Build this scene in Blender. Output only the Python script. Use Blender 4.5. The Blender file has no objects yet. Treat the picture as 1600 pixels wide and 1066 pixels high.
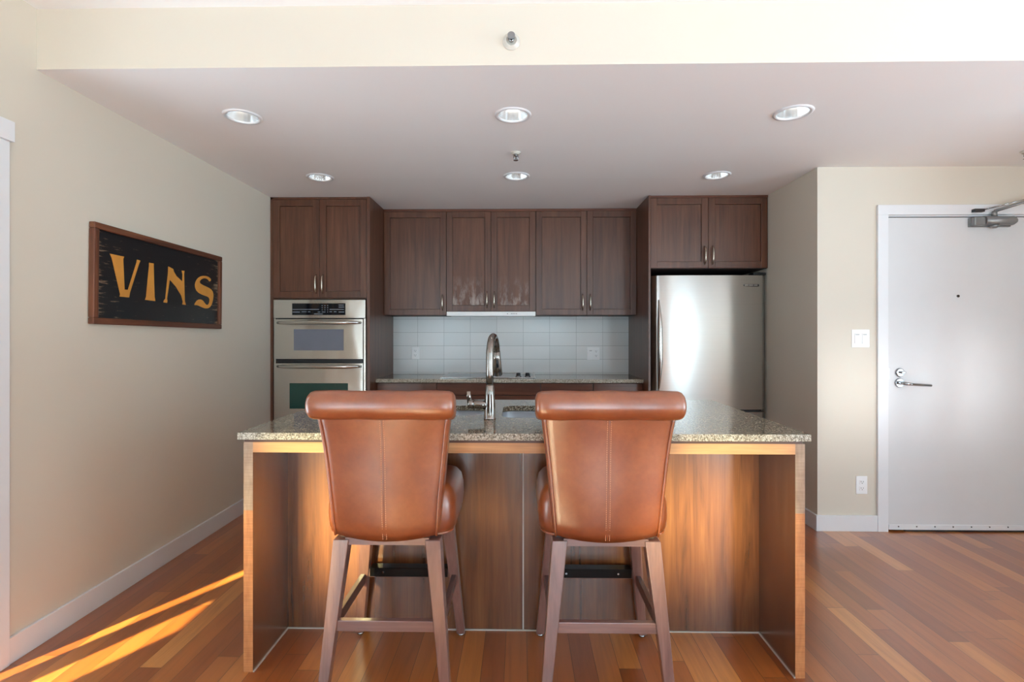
import bpy, bmesh, math, random
from mathutils import Vector, Matrix
from mathutils.geometry import tessellate_polygon

R = math.radians
scene = bpy.context.scene
COL = scene.collection
rnd = random.Random(7)

# ------------------------------------------------------------------ camera
cam = bpy.data.cameras.new('camera')
cam.lens = 18.0
cam.sensor_width = 36.0
cam.sensor_fit = 'HORIZONTAL'
cam.shift_y = -11 / 1600
cam.clip_start = 0.05
cam_o = bpy.data.objects.new('camera', cam)
cam_o.location = (0, 0, 1.30)
cam_o.rotation_euler = (R(90), 0, R(1.0))
COL.objects.link(cam_o)
scene.camera = cam_o

# ------------------------------------------------------------------ world: dimmer sky, ground made brighter to light the ceiling
SKY_STRENGTH = 10.0
w = bpy.data.worlds.new('sky')
scene.world = w
w.use_nodes = True
nt = w.node_tree
nt.nodes.clear()
wo = nt.nodes.new('ShaderNodeOutputWorld')
bg = nt.nodes.new('ShaderNodeBackground')
tc = nt.nodes.new('ShaderNodeTexCoord')
sx = nt.nodes.new('ShaderNodeSeparateXYZ')
rp = nt.nodes.new('ShaderNodeValToRGB')
mr = nt.nodes.new('ShaderNodeMapRange')
mr.inputs[1].default_value = -1
mr.inputs[2].default_value = 1
nt.links.new(tc.outputs['Generated'], sx.inputs[0])
nt.links.new(sx.outputs['Z'], mr.inputs[0])
nt.links.new(mr.outputs[0], rp.inputs[0])
rp.color_ramp.elements[0].position = 0.47
rp.color_ramp.elements[0].color = (0.79, 1.0, 1.13, 1)
rp.color_ramp.elements[1].position = 0.53
rp.color_ramp.elements[1].color = (0.33, 0.45, 0.53, 1)
nt.links.new(rp.outputs[0], bg.inputs[0])
bg.inputs[1].default_value = SKY_STRENGTH
nt.links.new(bg.outputs[0], wo.inputs[0])

# ------------------------------------------------------------------ sun (from behind left, high)
sun = bpy.data.lights.new('sun', 'SUN')
sun.energy = 34.0
sun.angle = R(1.3)
sun.color = (0.95, 0.95, 0.62)
sun_o = bpy.data.objects.new('sun', sun)
EL = R(41)
d = Vector((0.478 * math.cos(EL), 0.878 * math.cos(EL), -math.sin(EL)))
sun_o.rotation_euler = d.to_track_quat('-Z', 'Y').to_euler()
sun_o.location = (-4, -6, 9)
COL.objects.link(sun_o)

# added spot lamps outside the windows, throwing soft patches on island, door, wall
def patch_spot(frm, to, angle, power, color):
    l = bpy.data.lights.new('added_spot', 'SPOT')
    l.energy = power
    l.spot_size = R(angle)
    l.spot_blend = 1.0
    l.shadow_soft_size = 0.25
    l.color = color
    o = bpy.data.objects.new('added_spot', l)
    o.location = frm
    o.rotation_euler = (Vector(to) - Vector(frm)).to_track_quat('-Z', 'Y').to_euler()
    COL.objects.link(o)


WARM = (1.0, 0.90, 0.42)
patch_spot((0.80, -8.0, 2.2), (0.76, 2.245, 0.51), 3.2, 30000, WARM)
patch_spot((-2.50, -8.0, 2.2), (-0.74, 2.245, 0.48), 3.4, 50000, WARM)
patch_spot((2.40, -8.0, 1.9), (2.86, 3.42, 0.98), 4.8, 2600, (0.95, 0.97, 1.0))
patch_spot((2.55, -8.0, 1.9), (2.20, 3.42, 0.92), 4.4, 2600, (0.95, 0.97, 1.0))

# ------------------------------------------------------------------ view / cycles
scene.view_settings.view_transform = 'Standard'
scene.view_settings.look = 'None'
scene.view_settings.gamma = 1
scene.view_settings.use_curve_mapping = False
scene.view_settings.exposure = 0.09
cy = scene.cycles
cy.use_denoising = True
cy.max_bounces = 12
cy.diffuse_bounces = 8
cy.glossy_bounces = 5
cy.transparent_max_bounces = 8
cy.sample_clamp_indirect = 8.0
cy.caustics_reflective = False
cy.caustics_refractive = False


# ================================================================== materials
def lin(r, g, b):
    f = lambda c: ((c / 255 + 0.055) / 1.055) ** 2.4 if c > 10.3 else c / 255 / 12.92
    return (f(r), f(g), f(b), 1)


class NT:
    def __init__(s, name):
        s.m = bpy.data.materials.new(name)
        s.m.use_nodes = True
        s.t = s.m.node_tree
        s.b = s.t.nodes['Principled BSDF']

    def n(s, kind, **kw):
        nd = s.t.nodes.new('ShaderNode' + kind)
        for k, v in kw.items():
            if k in nd.inputs.keys():
                nd.inputs[k].default_value = v
            else:
                setattr(nd, k, v)
        return nd

    def l(s, a, b):
        s.t.links.new(a, b)

    def set(s, **kw):
        for k, v in kw.items():
            s.b.inputs[k.replace('_', ' ')].default_value = v

    def math(s, op, a, b=None):
        nd = s.n('Math', operation=op)
        for i, v in enumerate((a, b)):
            if v is None:
                continue
            if isinstance(v, (int, float)):
                nd.inputs[i].default_value = v
            else:
                s.l(v, nd.inputs[i])
        return nd.outputs[0]

    def coords(s, scale=(1, 1, 1), rand=False):
        t = s.n('TexCoord')
        mp = s.n('Mapping')
        mp.inputs['Scale'].default_value = scale
        s.l(t.outputs['Object'], mp.inputs[0])
        if rand:
            oi = s.n('ObjectInfo')
            mu = s.math('MULTIPLY', oi.outputs['Random'], 37.0)
            cx = s.n('CombineXYZ')
            for i in range(3):
                s.l(mu, cx.inputs[i])
            s.l(cx.outputs[0], mp.inputs[1])
        return mp.outputs[0]

    def noise(s, vec, scale, detail=4, rough=0.55, dist=0.0):
        nd = s.n('TexNoise')
        nd.inputs['Scale'].default_value = scale
        nd.inputs['Detail'].default_value = detail
        nd.inputs['Roughness'].default_value = rough
        nd.inputs['Distortion'].default_value = dist
        s.l(vec, nd.inputs['Vector'])
        return nd.outputs['Fac']

    def ramp(s, fac, stops):
        nd = s.n('ValToRGB')
        e = nd.color_ramp.elements
        while len(e) < len(stops):
            e.new(0.5)
        for el, (p, c) in zip(e, stops):
            el.position = p
            el.color = c
        s.l(fac, nd.inputs[0])
        return nd.outputs[0]

    def mix(s, fac, a, b, blend='MIX'):
        nd = s.n('Mix', data_type='RGBA', blend_type=blend)
        for v, sock in ((fac, nd.inputs[0]), (a, nd.inputs[6]), (b, nd.inputs[7])):
            if isinstance(v, (int, float, tuple)):
                sock.default_value = v
            else:
                s.l(v, sock)
        return nd.outputs[2]

    def bump(s, h, strength=0.2, dist=0.01):
        nd = s.n('Bump')
        nd.inputs['Strength'].default_value = strength
        nd.inputs['Distance'].default_value = dist
        s.l(h, nd.inputs['Height'])
        s.l(nd.outputs[0], s.b.inputs['Normal'])

    def col(s, out):
        s.l(out, s.b.inputs['Base Color'])


def plain(name, rgb, rough=0.5, metal=0.0, var=0.04, **kw):
    m = NT(name)
    v = m.coords()
    n = m.noise(v, 6, 3)
    c = lin(*rgb)
    lo = tuple(x * (1 - var) for x in c[:3]) + (1,)
    hi = tuple(min(1, x * (1 + var)) for x in c[:3]) + (1,)
    m.col(m.ramp(n, [(0.3, lo), (0.7, hi)]))
    m.set(Roughness=rough, Metallic=metal, **kw)
    return m.m


def paint(name, rgb, rough=0.55, bump=0.05):
    m = NT(name)
    v = m.coords()
    n = m.noise(v, 1.3, 2)
    c = lin(*rgb)
    m.col(m.ramp(n, [(0.3, tuple(x * 0.975 for x in c[:3]) + (1,)), (0.7, c)]))
    m.set(Roughness=rough)
    m.bump(m.noise(v, 180, 2), bump, 0.002)
    return m.m


def wood(name, dark, mid, light, rough=0.35, axis='Z', grain=1.0, coat=0.0, spec=0.5):
    m = NT(name)
    s = {'Z': (14, 14, 0.9), 'X': (0.9, 14, 14), 'Y': (14, 0.9, 14)}[axis]
    v = m.coords(s, rand=True)
    n1 = m.noise(v, 1.6 * grain, 5, 0.6, 0.6)
    s2 = {'Z': (90, 90, 2.5), 'X': (2.5, 90, 90), 'Y': (90, 2.5, 90)}[axis]
    n2 = m.noise(m.coords(s2, rand=True), 1.5, 3, 0.6)
    n3 = m.noise(m.coords((1, 1, 1), rand=True), 2.4, 2)
    base = m.ramp(n1, [(0.30, lin(*dark)), (0.52, lin(*mid)), (0.75, lin(*light))])
    fine = m.ramp(n2, [(0.3, (0.82, 0.82, 0.82, 1)), (0.65, (1, 1, 1, 1))])
    blot = m.ramp(n3, [(0.3, (0.86, 0.86, 0.86, 1)), (0.7, (1.0, 1.0, 1.0, 1))])
    m.col(m.mix(1.0, m.mix(1.0, base, fine, 'MULTIPLY'), blot, 'MULTIPLY'))
    m.set(Roughness=rough)
    m.b.inputs['Specular IOR Level'].default_value = spec
    if coat > 0.7:
        m.b.inputs['Coat IOR'].default_value = 1.8
    if coat:
        m.b.inputs['Coat Weight'].default_value = coat
        m.b.inputs['Coat Roughness'].default_value = 0.22
    m.bump(n2, 0.06, 0.002)
    return m.m


def worn_cabinet():
    # same stained wood with whitish steam scuffs near the bottom of the doors
    m = NT('steam_marked_cabinet')
    v = m.coords((14, 14, 0.9), rand=True)
    n1 = m.noise(v, 1.6, 5, 0.6, 0.6)
    base = m.ramp(n1, [(0.30, lin(78, 45, 30)), (0.52, lin(99, 60, 41)), (0.75, lin(117, 75, 52))])
    t = m.n('TexCoord')
    sp = m.n('SeparateXYZ')
    m.l(t.outputs['Object'], sp.inputs[0])
    low = m.n('MapRange')
    m.l(sp.outputs['Z'], low.inputs[0])
    low.inputs[1].default_value, low.inputs[2].default_value = 0.32, 0.06
    low.inputs[3].default_value, low.inputs[4].default_value = 0.0, 1.0
    n = m.noise(m.coords((16, 16, 5), rand=True), 1.4, 6, 0.7)
    sc = m.ramp(n, [(0.47, (0, 0, 0, 1)), (0.66, (1, 1, 1, 1))])
    bw = m.n('RGBToBW')
    m.l(sc, bw.inputs[0])
    f = m.math('MULTIPLY', m.math('MULTIPLY', low.outputs[0], bw.outputs[0]), 0.55)
    m.col(m.mix(f, base, lin(196, 184, 176)))
    m.set(Roughness=0.4)
    return m.m


def steel(name, rgb=(190, 188, 182), rough=0.2, tang=None, warp=0.0, wscale=(3, 3, 1)):
    """brushed metal: reflections smeared along `tang`, sheet slightly wavy"""
    m = NT(name)
    v = m.coords((2.0, 2.0, 420) if tang == (0, 0, 1) else (300, 300, 2))
    n = m.noise(v, 1.0, 3)
    c = lin(*rgb)
    m.col(m.ramp(n, [(0.3, tuple(x * 0.95 for x in c[:3]) + (1,)), (0.7, c)]))
    m.set(Metallic=1.0, Roughness=rough)
    if tang:
        m.b.inputs['Anisotropic'].default_value = 0.93
        cx = m.n('CombineXYZ')
        for i in range(3):
            cx.inputs[i].default_value = tang[i]
        m.l(cx.outputs[0], m.b.inputs['Tangent'])
    if warp:
        m.bump(m.noise(m.coords(wscale), 1.0, 1), warp, 0.02)
    return m.m


def floor_mat():
    m = NT('cherry_plank_floor')
    t = m.n('TexCoord')
    sp = m.n('SeparateXYZ')
    m.l(t.outputs['Object'], sp.inputs[0])
    W, L = 0.089, 0.95
    u = m.math('DIVIDE', m.math('ADD', sp.outputs['X'], 20.0), W)
    row = m.math('FLOOR', u)
    wn = m.n('TexWhiteNoise', noise_dimensions='1D')
    m.l(row, wn.inputs['W'])
    off = m.math('MULTIPLY', wn.outputs['Value'], 7.0)
    vv = m.math('ADD', m.math('DIVIDE', m.math('ADD', sp.outputs['Y'], 20.0), L), off)
    idx = m.math('FLOOR', vv)
    cx = m.n('CombineXYZ')
    m.l(row, cx.inputs[0])
    m.l(idx, cx.inputs[1])
    w2 = m.n('TexWhiteNoise', noise_dimensions='2D')
    m.l(cx.outputs[0], w2.inputs['Vector'])
    plank = m.ramp(w2.outputs['Value'], [
        (0.0, lin(134, 66, 22)), (0.3, lin(150, 78, 27)), (0.55, lin(162, 89, 33)),
        (0.8, lin(176, 103, 42)), (0.95, lin(190, 120, 56)), (1.0, lin(200, 132, 68))])
    # grain, shifted per plank
    sh = m.n('VectorMath', operation='MULTIPLY_ADD')
    m.l(w2.outputs['Color'], sh.inputs[0])
    sh.inputs[1].default_value = (13, 17, 0)
    m.l(t.outputs['Object'], sh.inputs[2])
    mp = m.n('Mapping')
    mp.inputs['Scale'].default_value = (26, 1.6, 1)
    m.l(sh.outputs[0], mp.inputs[0])
    g = m.noise(mp.outputs[0], 1.5, 5, 0.6, 0.7)
    gr = m.ramp(g, [(0.25, (0.72, 0.66, 0.6, 1)), (0.55, (1, 1, 1, 1)), (0.8, (1.08, 1.08, 1.06, 1))])
    c = m.mix(1.0, plank, gr, 'MULTIPLY')
    fu = m.math('FRACT', u)
    fv = m.math('FRACT', vv)
    e1 = m.math('LESS_THAN', m.math('MINIMUM', fu, m.math('SUBTRACT', 1.0, fu)), 0.011)
    e2 = m.math('LESS_THAN', m.math('MINIMUM', fv, m.math('SUBTRACT', 1.0, fv)), 0.0012)
    e = m.math('MAXIMUM', e1, e2)
    c = m.mix(e, c, lin(62, 28, 12))
    m.col(c)
    m.set(Roughness=0.30)
    m.b.inputs['Specular IOR Level'].default_value = 0.5
    m.b.inputs['Coat Weight'].default_value = 1.0
    m.b.inputs['Coat IOR'].default_value = 1.55
    m.b.inputs['Coat Roughness'].default_value = 0.28
    h = m.math('SUBTRACT', m.math('MULTIPLY', g, 0.12), e)
    m.bump(h, 0.12, 0.003)
    return m.m


def granite(name, top=True):
    m = NT(name)
    v = m.coords()
    vo = m.n('TexVoronoi', feature='F1')
    vo.inputs['Scale'].default_value = 260 if top else 260
    m.l(v, vo.inputs['Vector'])
    sp = m.n('SeparateColor')
    m.l(vo.outputs['Color'], sp.inputs[0])
    if top:
        st = [(0.0, lin(44, 38, 33)), (0.2, lin(82, 71, 60)), (0.42, lin(112, 99, 83)),
              (0.62, lin(136, 124, 106)), (0.84, lin(164, 154, 136)), (1.0, lin(206, 200, 186))]
    else:
        st = [(0.0, lin(92, 84, 72)), (0.18, lin(138, 128, 112)), (0.45, lin(170, 161, 144)),
              (0.75, lin(192, 185, 170)), (1.0, lin(222, 218, 208))]
    c = m.ramp(sp.outputs[0], st)
    n = m.noise(v, 22, 3)
    c = m.mix(1.0, c, m.ramp(n, [(0.3, (0.8, 0.79, 0.76, 1)), (0.7, (1.05, 1.03, 1.0, 1))]), 'MULTIPLY')
    m.col(c)
    if top:
        m.set(Roughness=0.07)
    else:
        m.set(Roughness=0.5)
        m.bump(vo.outputs['Distance'], 0.5, 0.004)
    return m.m


def tile_mat():
    m = NT('glazed_stack_tile')
    t = m.n('TexCoord')
    sp = m.n('SeparateXYZ')
    m.l(t.outputs['Object'], sp.inputs[0])
    u = m.math('DIVIDE', m.math('ADD', sp.outputs['X'], 0.979 + 2.5), 0.25)
    v = m.math('DIVIDE', m.math('ADD', sp.outputs['Z'], -0.936 + 1.26), 0.126)
    fu, fv = m.math('FRACT', u), m.math('FRACT', v)
    e1 = m.math('LESS_THAN', m.math('MINIMUM', fu, m.math('SUBTRACT', 1.0, fu)), 0.006)
    e2 = m.math('LESS_THAN', m.math('MINIMUM', fv, m.math('SUBTRACT', 1.0, fv)), 0.013)
    e = m.math('MAXIMUM', e1, e2)
    cx = m.n('CombineXYZ')
    m.l(m.math('FLOOR', u), cx.inputs[0])
    m.l(m.math('FLOOR', v), cx.inputs[1])
    wn = m.n('TexWhiteNoise', noise_dimensions='2D')
    m.l(cx.outputs[0], wn.inputs['Vector'])
    base = m.ramp(wn.outputs['Value'], [(0, lin(214, 218, 218)), (1, lin(224, 226, 226))])
    m.col(m.mix(e, base, lin(168, 172, 172)))
    m.set(Roughness=0.22)
    nz = m.noise(t.outputs['Object'], 9, 2)
    m.bump(m.math('SUBTRACT', m.math('MULTIPLY', nz, 0.3), e), 0.15, 0.004)
    return m.m


def leather():
    m = NT('cognac_leather')
    v = m.coords((1, 1, 1), rand=True)
    n1 = m.noise(v, 7, 5, 0.6)
    n2 = m.noise(v, 60, 4, 0.6)
    c = m.ramp(n1, [(0.25, lin(124, 61, 33)), (0.5, lin(144, 75, 39)), (0.78, lin(160, 91, 50))])
    c = m.mix(1.0, c, m.ramp(n2, [(0.3, (0.88, 0.86, 0.84, 1)), (0.6, (1, 1, 1, 1))]), 'MULTIPLY')
    m.col(c)
    m.set(Roughness=0.29)
    m.b.inputs['Specular IOR Level'].default_value = 0.85
    m.b.inputs['Coat Weight'].default_value = 0.6
    m.b.inputs['Coat IOR'].default_value = 1.6
    m.b.inputs['Coat Roughness'].default_value = 0.27
    vo = m.n('TexVoronoi', feature='DISTANCE_TO_EDGE')
    vo.inputs['Scale'].default_value = 420
    m.l(v, vo.inputs['Vector'])
    m.bump(m.math('ADD', m.math('MULTIPLY', vo.outputs[0], 0.5), m.math('MULTIPLY', m.noise(v, 14, 2), 1.2)), 0.10, 0.004)
    return m.m


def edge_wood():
    # raw veneer edge, grey-beige on the upper part, honey colour below
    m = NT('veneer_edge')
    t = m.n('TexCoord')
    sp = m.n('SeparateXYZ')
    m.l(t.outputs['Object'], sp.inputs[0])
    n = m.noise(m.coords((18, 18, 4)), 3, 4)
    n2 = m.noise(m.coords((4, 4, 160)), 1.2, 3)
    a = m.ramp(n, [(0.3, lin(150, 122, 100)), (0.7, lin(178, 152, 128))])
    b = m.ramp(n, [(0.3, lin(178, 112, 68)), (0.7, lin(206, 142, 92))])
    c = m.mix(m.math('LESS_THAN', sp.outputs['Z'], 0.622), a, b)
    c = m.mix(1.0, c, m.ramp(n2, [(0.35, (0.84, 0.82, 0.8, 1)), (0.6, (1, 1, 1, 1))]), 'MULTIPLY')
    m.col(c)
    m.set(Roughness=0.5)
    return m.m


def sign_black():
    m = NT('distressed_black_paint')
    v = m.coords((1, 9, 90))
    n = m.noise(v, 1.1, 4, 0.65)
    t = m.n('TexCoord')
    sp = m.n('SeparateXYZ')
    m.l(t.outputs['Object'], sp.inputs[0])
    # more rubbed at the two ends (local y measured from the sign's middle)
    ends = m.math('MULTIPLY', m.math('POWER', m.math('MULTIPLY', m.math('ABSOLUTE', sp.outputs['Y']), 2.05), 6.0), 0.17)
    f = m.math('ADD', n, ends)
    c = m.ramp(f, [(0.0, lin(14, 14, 17)), (0.655, lin(17, 17, 20)), (0.71, lin(120, 100, 80)), (1.0, lin(172, 150, 126))])
    m.col(c)
    m.set(Roughness=0.42)
    return m.m


def lamp(name, rgb, strength):
    m = NT(name)
    m.set(Base_Color=(0.9, 0.9, 0.88, 1), Roughness=0.3)
    m.b.inputs['Emission Color'].default_value = (*rgb, 1)
    m.b.inputs['Emission Strength'].default_value = strength
    return m.m


def glass_pane():
    m = bpy.data.materials.new('window_glass')
    m.use_nodes = True
    t = m.node_tree
    t.nodes.clear()
    o = t.nodes.new('ShaderNodeOutputMaterial')
    tr = t.nodes.new('ShaderNodeBsdfTransparent')
    gl = t.nodes.new('ShaderNodeBsdfGlossy')
    gl.inputs['Roughness'].default_value = 0.02
    lw = t.nodes.new('ShaderNodeLayerWeight')
    lw.inputs['Blend'].default_value = 0.5
    pw = t.nodes.new('ShaderNodeMath')
    pw.operation = 'POWER'
    pw.inputs[1].default_value = 5.0
    fr = t.nodes.new('ShaderNodeMath')
    fr.operation = 'MULTIPLY_ADD'
    fr.inputs[1].default_value = 0.5
    fr.inputs[2].default_value = 0.03
    t.links.new(lw.outputs['Facing'], pw.inputs[0])
    t.links.new(pw.outputs[0], fr.inputs[0])
    mx = t.nodes.new('ShaderNodeMixShader')
    t.links.new(fr.outputs[0], mx.inputs[0])
    t.links.new(tr.outputs[0], mx.inputs[1])
    t.links.new(gl.outputs[0], mx.inputs[2])
    t.links.new(mx.outputs[0], o.inputs[0])
    return m


M = dict(
    wall=paint('cream_wall_paint', (214, 206, 192)),
    ceil=paint('white_ceiling_paint', (243, 243, 244), 0.7),
    trim=plain('white_trim_paint', (224, 225, 228), 0.35, var=0.01),
    door=plain('white_door_paint', (212, 213, 215), 0.38, var=0.012),
    floor=floor_mat(),
    cab=wood('walnut_stained_cabinet', (78, 45, 30), (99, 60, 41), (117, 75, 52), 0.36, 'Z', coat=0.15),
    worn=worn_cabinet(),
    cabx=wood('walnut_stained_rail', (84, 46, 32), (104, 60, 42), (120, 72, 50), 0.33, 'X', coat=0.15),
    cabin=plain('cabinet_interior', (52, 34, 28), 0.6),
    island=wood('island_panel_wood', (88, 50, 28), (118, 70, 40), (138, 87, 51), 0.22, 'Z', coat=1.0),
    honey=wood('honey_maple_board', (196, 136, 88), (214, 158, 108), (228, 178, 130), 0.45, 'X'),
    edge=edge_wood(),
    strip=wood('dark_strip_wood', (80, 52, 42), (98, 66, 54), (112, 78, 64), 0.4, 'X'),
    leg=wood('brown_stool_wood', (108, 72, 66), (130, 91, 83), (148, 108, 97), 0.3, 'Z', coat=0.9),
    legx=wood('brown_stretcher_wood', (116, 78, 72), (136, 98, 90), (154, 114, 102), 0.3, 'X', coat=0.9),
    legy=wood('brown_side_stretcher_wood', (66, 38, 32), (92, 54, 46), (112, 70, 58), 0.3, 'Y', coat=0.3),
    leather=leather(),
    thread=plain('tan_thread', (206, 146, 108), 0.7),
    steel=steel('brushed_steel', (216, 213, 206), 0.24, (0, 0, 1), 0.3, (5, 5, 3)),
    fridge=steel('fridge_steel', (214, 213, 209), 0.30, (0, 0, 1), 0.10, (3, 3, 1.2)),
    steelv=steel('satin_handle_steel', (206, 204, 198), 0.2),
    nickel=plain('brushed_nickel', (196, 186, 172), 0.24, 1.0, 0.02),
    faucet=plain('faucet_nickel', (150, 143, 137), 0.15, 1.0, 0.02),
    chrome=plain('polished_chrome', (168, 169, 171), 0.08, 1.0, 0.01),
    reflector=plain('mirror_reflector', (240, 241, 242), 0.22, 1.0, 0.01),
    darkgap=plain('black_gap', (16, 16, 17), 0.5),
    blackplastic=plain('black_plastic', (22, 23, 26), 0.3),
    darkgrey=plain('dark_grey_metal', (66, 66, 68), 0.4, 0.6),
    grey=plain('grey_closer_metal', (136, 137, 138), 0.4, 0.5),
    oveng=plain('oven_window_glass', (116, 122, 136), 0.08),
    ovengreen=plain('green_tinted_oven_glass', (34, 74, 66), 0.05),
    display=plain('black_display_glass', (14, 18, 24), 0.06),
    legend=plain('pale_panel_legend', (150, 158, 170), 0.5),
    plate=plain('white_plastic_plate', (240, 241, 242), 0.3, var=0.01),
    slot=plain('grey_slots', (120, 122, 124), 0.5),
    bronze=plain('black_bronze_metal', (24, 20, 19), 0.28, 0.7),
    granite=granite('brown_granite_top', True),
    graniteedge=granite('rough_granite_edge', False),
    tile=tile_mat(),
    caulk=plain('pale_caulk', (196, 192, 184), 0.5),
    black=sign_black(),
    gold=plain('ochre_letter_paint', (206, 142, 62), 0.5, var=0.14),
    frame=wood('worn_sign_frame', (66, 36, 24), (104, 60, 40), (138, 88, 60), 0.5, 'Y'),
    framez=wood('worn_sign_frame_upright', (66, 36, 24), (104, 60, 40), (138, 88, 60), 0.5, 'Z'),
    hood=plain('white_enamel', (244, 244, 243), 0.3, var=0.01),
    glass=glass_pane(),
    bulb=lamp('lit_frosted_bulb', (1.0, 0.95, 0.88), 9.0),
    cooktop=plain('black_glass_ceramic', (20, 22, 24), 0.05),
    sink=plain('sink_steel', (206, 210, 216), 0.38, 1.0, 0.02),
    escutcheon=plain('cream_enamel', (206, 202, 192), 0.4),
    peep=plain('dark_lens', (20, 20, 22), 0.2),
)


# ================================================================== geometry helpers
def new_bm():
    return bmesh.new()


def box(bm, x0, x1, y0, y1, z0, z1, mi=0):
    vs = [bm.verts.new((x, y, z)) for x in (x0, x1) for y in (y0, y1) for z in (z0, z1)]
    for f in ((0, 1, 3, 2), (4, 6, 7, 5), (0, 4, 5, 1), (2, 3, 7, 6), (0, 2, 6, 4), (1, 5, 7, 3)):
        fc = bm.faces.new([vs[i] for i in f])
        fc.material_index = mi
    return bm


def B(*a):
    return box(new_bm(), *a)


def taper(bm, p0, p1, w0, w1):
    """square bar between two points, horizontal cross-sections of side w0 / w1"""
    rings = []
    for p, wd in ((p0, w0), (p1, w1)):
        h = wd / 2
        rings.append([bm.verts.new((p[0] + a * h, p[1] + b * h, p[2])) for a, b in ((-1, -1), (1, -1), (1, 1), (-1, 1))])
    for i in range(4):
        j = (i + 1) % 4
        bm.faces.new((rings[0][i], rings[0][j], rings[1][j], rings[1][i]))
    bm.faces.new(rings[0][::-1])
    bm.faces.new(rings[1])
    return bm


def tube(bm, path, r, n=12, cap=True, flat=None):
    """round tube along a path; r may be a list.  flat=(u-scale, v-scale)"""
    path = [Vector(p) for p in path]
    rs = r if isinstance(r, (list, tuple)) else [r] * len(path)
    rings, up = [], None
    for i, p in enumerate(path):
        t = (path[min(i + 1, len(path) - 1)] - path[max(i - 1, 0)]).normalized()
        if up is None:
            up = Vector((0, 0, 1)) if abs(t.z) < 0.9 else Vector((1, 0, 0))
        a = t.cross(up).normalized()
        b = a.cross(t).normalized()
        up = b
        fu, fv = flat or (1, 1)
        rings.append([bm.verts.new(p + (a * math.cos(2 * math.pi * k / n) * fu + b * math.sin(2 * math.pi * k / n) * fv) * rs[i]) for k in range(n)])
    for q in range(len(rings) - 1):
        for k in range(n):
            j = (k + 1) % n
            f = bm.faces.new((rings[q][k], rings[q][j], rings[q + 1][j], rings[q + 1][k]))
            f.smooth = True
    if cap:
        bm.faces.new(rings[0][::-1])
        bm.faces.new(rings[-1])
    return bm


def lathe(bm, prof, origin=(0, 0, 0), axis='Z', n=24, closed=True):
    """prof = [(distance along axis, radius)...]"""
    o = Vector(origin)
    ax = {'Z': (Vector((1, 0, 0)), Vector((0, 1, 0)), Vector((0, 0, 1))),
          'X': (Vector((0, 1, 0)), Vector((0, 0, 1)), Vector((1, 0, 0))),
          'Y': (Vector((0, 0, 1)), Vector((1, 0, 0)), Vector((0, 1, 0)))}[axis]
    rings = []
    for h, r in prof:
        rings.append([bm.verts.new(o + ax[2] * h + (ax[0] * math.cos(2 * math.pi * k / n) + ax[1] * math.sin(2 * math.pi * k / n)) * r) for k in range(n)])
    for q in range(len(rings) - 1):
        for k in range(n):
            j = (k + 1) % n
            f = bm.faces.new((rings[q][k], rings[q][j], rings[q + 1][j], rings[q + 1][k]))
            f.smooth = True
    if closed:
        bm.faces.new(rings[0][::-1])
        bm.faces.new(rings[-1])
    return bm


def prism_yz(bm, poly, x0, x1):
    """polygon given in (y, z) extruded along x"""
    tri = tessellate_polygon([[Vector((p[0], p[1], 0)) for p in poly]])
    a = [bm.verts.new((x0, p[0], p[1])) for p in poly]
    b = [bm.verts.new((x1, p[0], p[1])) for p in poly]
    for t in tri:
        bm.faces.new([a[i] for i in t])
        bm.faces.new([b[i] for i in reversed(t)])
    for i in range(len(poly)):
        j = (i + 1) % len(poly)
        bm.faces.new((a[i], a[j], b[j], b[i]))
    return bm


def mesh_obj(name, bm, mat, parent=None, bevel=0.0, seg=2, offset=(0, 0, 0), smooth=False, subsurf=0):
    bmesh.ops.translate(bm, verts=bm.verts, vec=-Vector(offset))
    bmesh.ops.recalc_face_normals(bm, faces=bm.faces)
    me = bpy.data.meshes.new(name)
    if smooth:
        for f in bm.faces:
            f.smooth = True
    bm.to_mesh(me)
    bm.free()
    for mm in (mat if isinstance(mat, (list, tuple)) else [mat]):
        me.materials.append(M[mm] if isinstance(mm, str) else mm)
    o = bpy.data.objects.new(name, me)
    COL.objects.link(o)
    if parent is not None:
        o.parent = parent
    if bevel:
        md = o.modifiers.new('bevel', 'BEVEL')
        md.width = bevel
        md.segments = seg
        md.limit_method = 'ANGLE'
        md.angle_limit = R(40)
    if subsurf:
        md = o.modifiers.new('subsurf', 'SUBSURF')
        md.levels = md.render_levels = subsurf
    return o


def tag(o, label, cat, group=None):
    o['label'] = label
    o['category'] = cat
    if group:
        o['group'] = group
    return o


class Thing:
    """an Empty at the base of a thing; parts are given in world coordinates"""

    def __init__(s, name, loc, label=None, cat=None, group=None, structure=False):
        s.loc = Vector(loc)
        s.o = bpy.data.objects.new(name, None)
        s.o.empty_display_size = 0.1
        s.o.location = loc
        COL.objects.link(s.o)
        if structure:
            s.o['kind'] = 'structure'
        if label:
            tag(s.o, label, cat, group)

    def part(s, name, bm, mat, parent=None, label=None, **kw):
        o = mesh_obj(name, bm, mat, parent or s.o, offset=s.loc, **kw)
        if label:
            o['label'] = label
        return o


def struct(name, bm, mat, **kw):
    o = mesh_obj(name, bm, mat, **kw)
    o['kind'] = 'structure'
    return o


def single(name, bm, mat, loc, label, cat, group=None, **kw):
    o = mesh_obj(name, bm, mat, offset=loc, **kw)
    o.location = loc
    return tag(o, label, cat, group)


def copy_thing(root, loc, label):
    c = root.copy()
    COL.objects.link(c)
    c.location = loc
    c['label'] = label
    for ch in root.children:
        p = ch.copy()
        COL.objects.link(p)
        p.parent = c
        for g in ch.children:
            q = g.copy()
            COL.objects.link(q)
            q.parent = p
    return c


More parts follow.
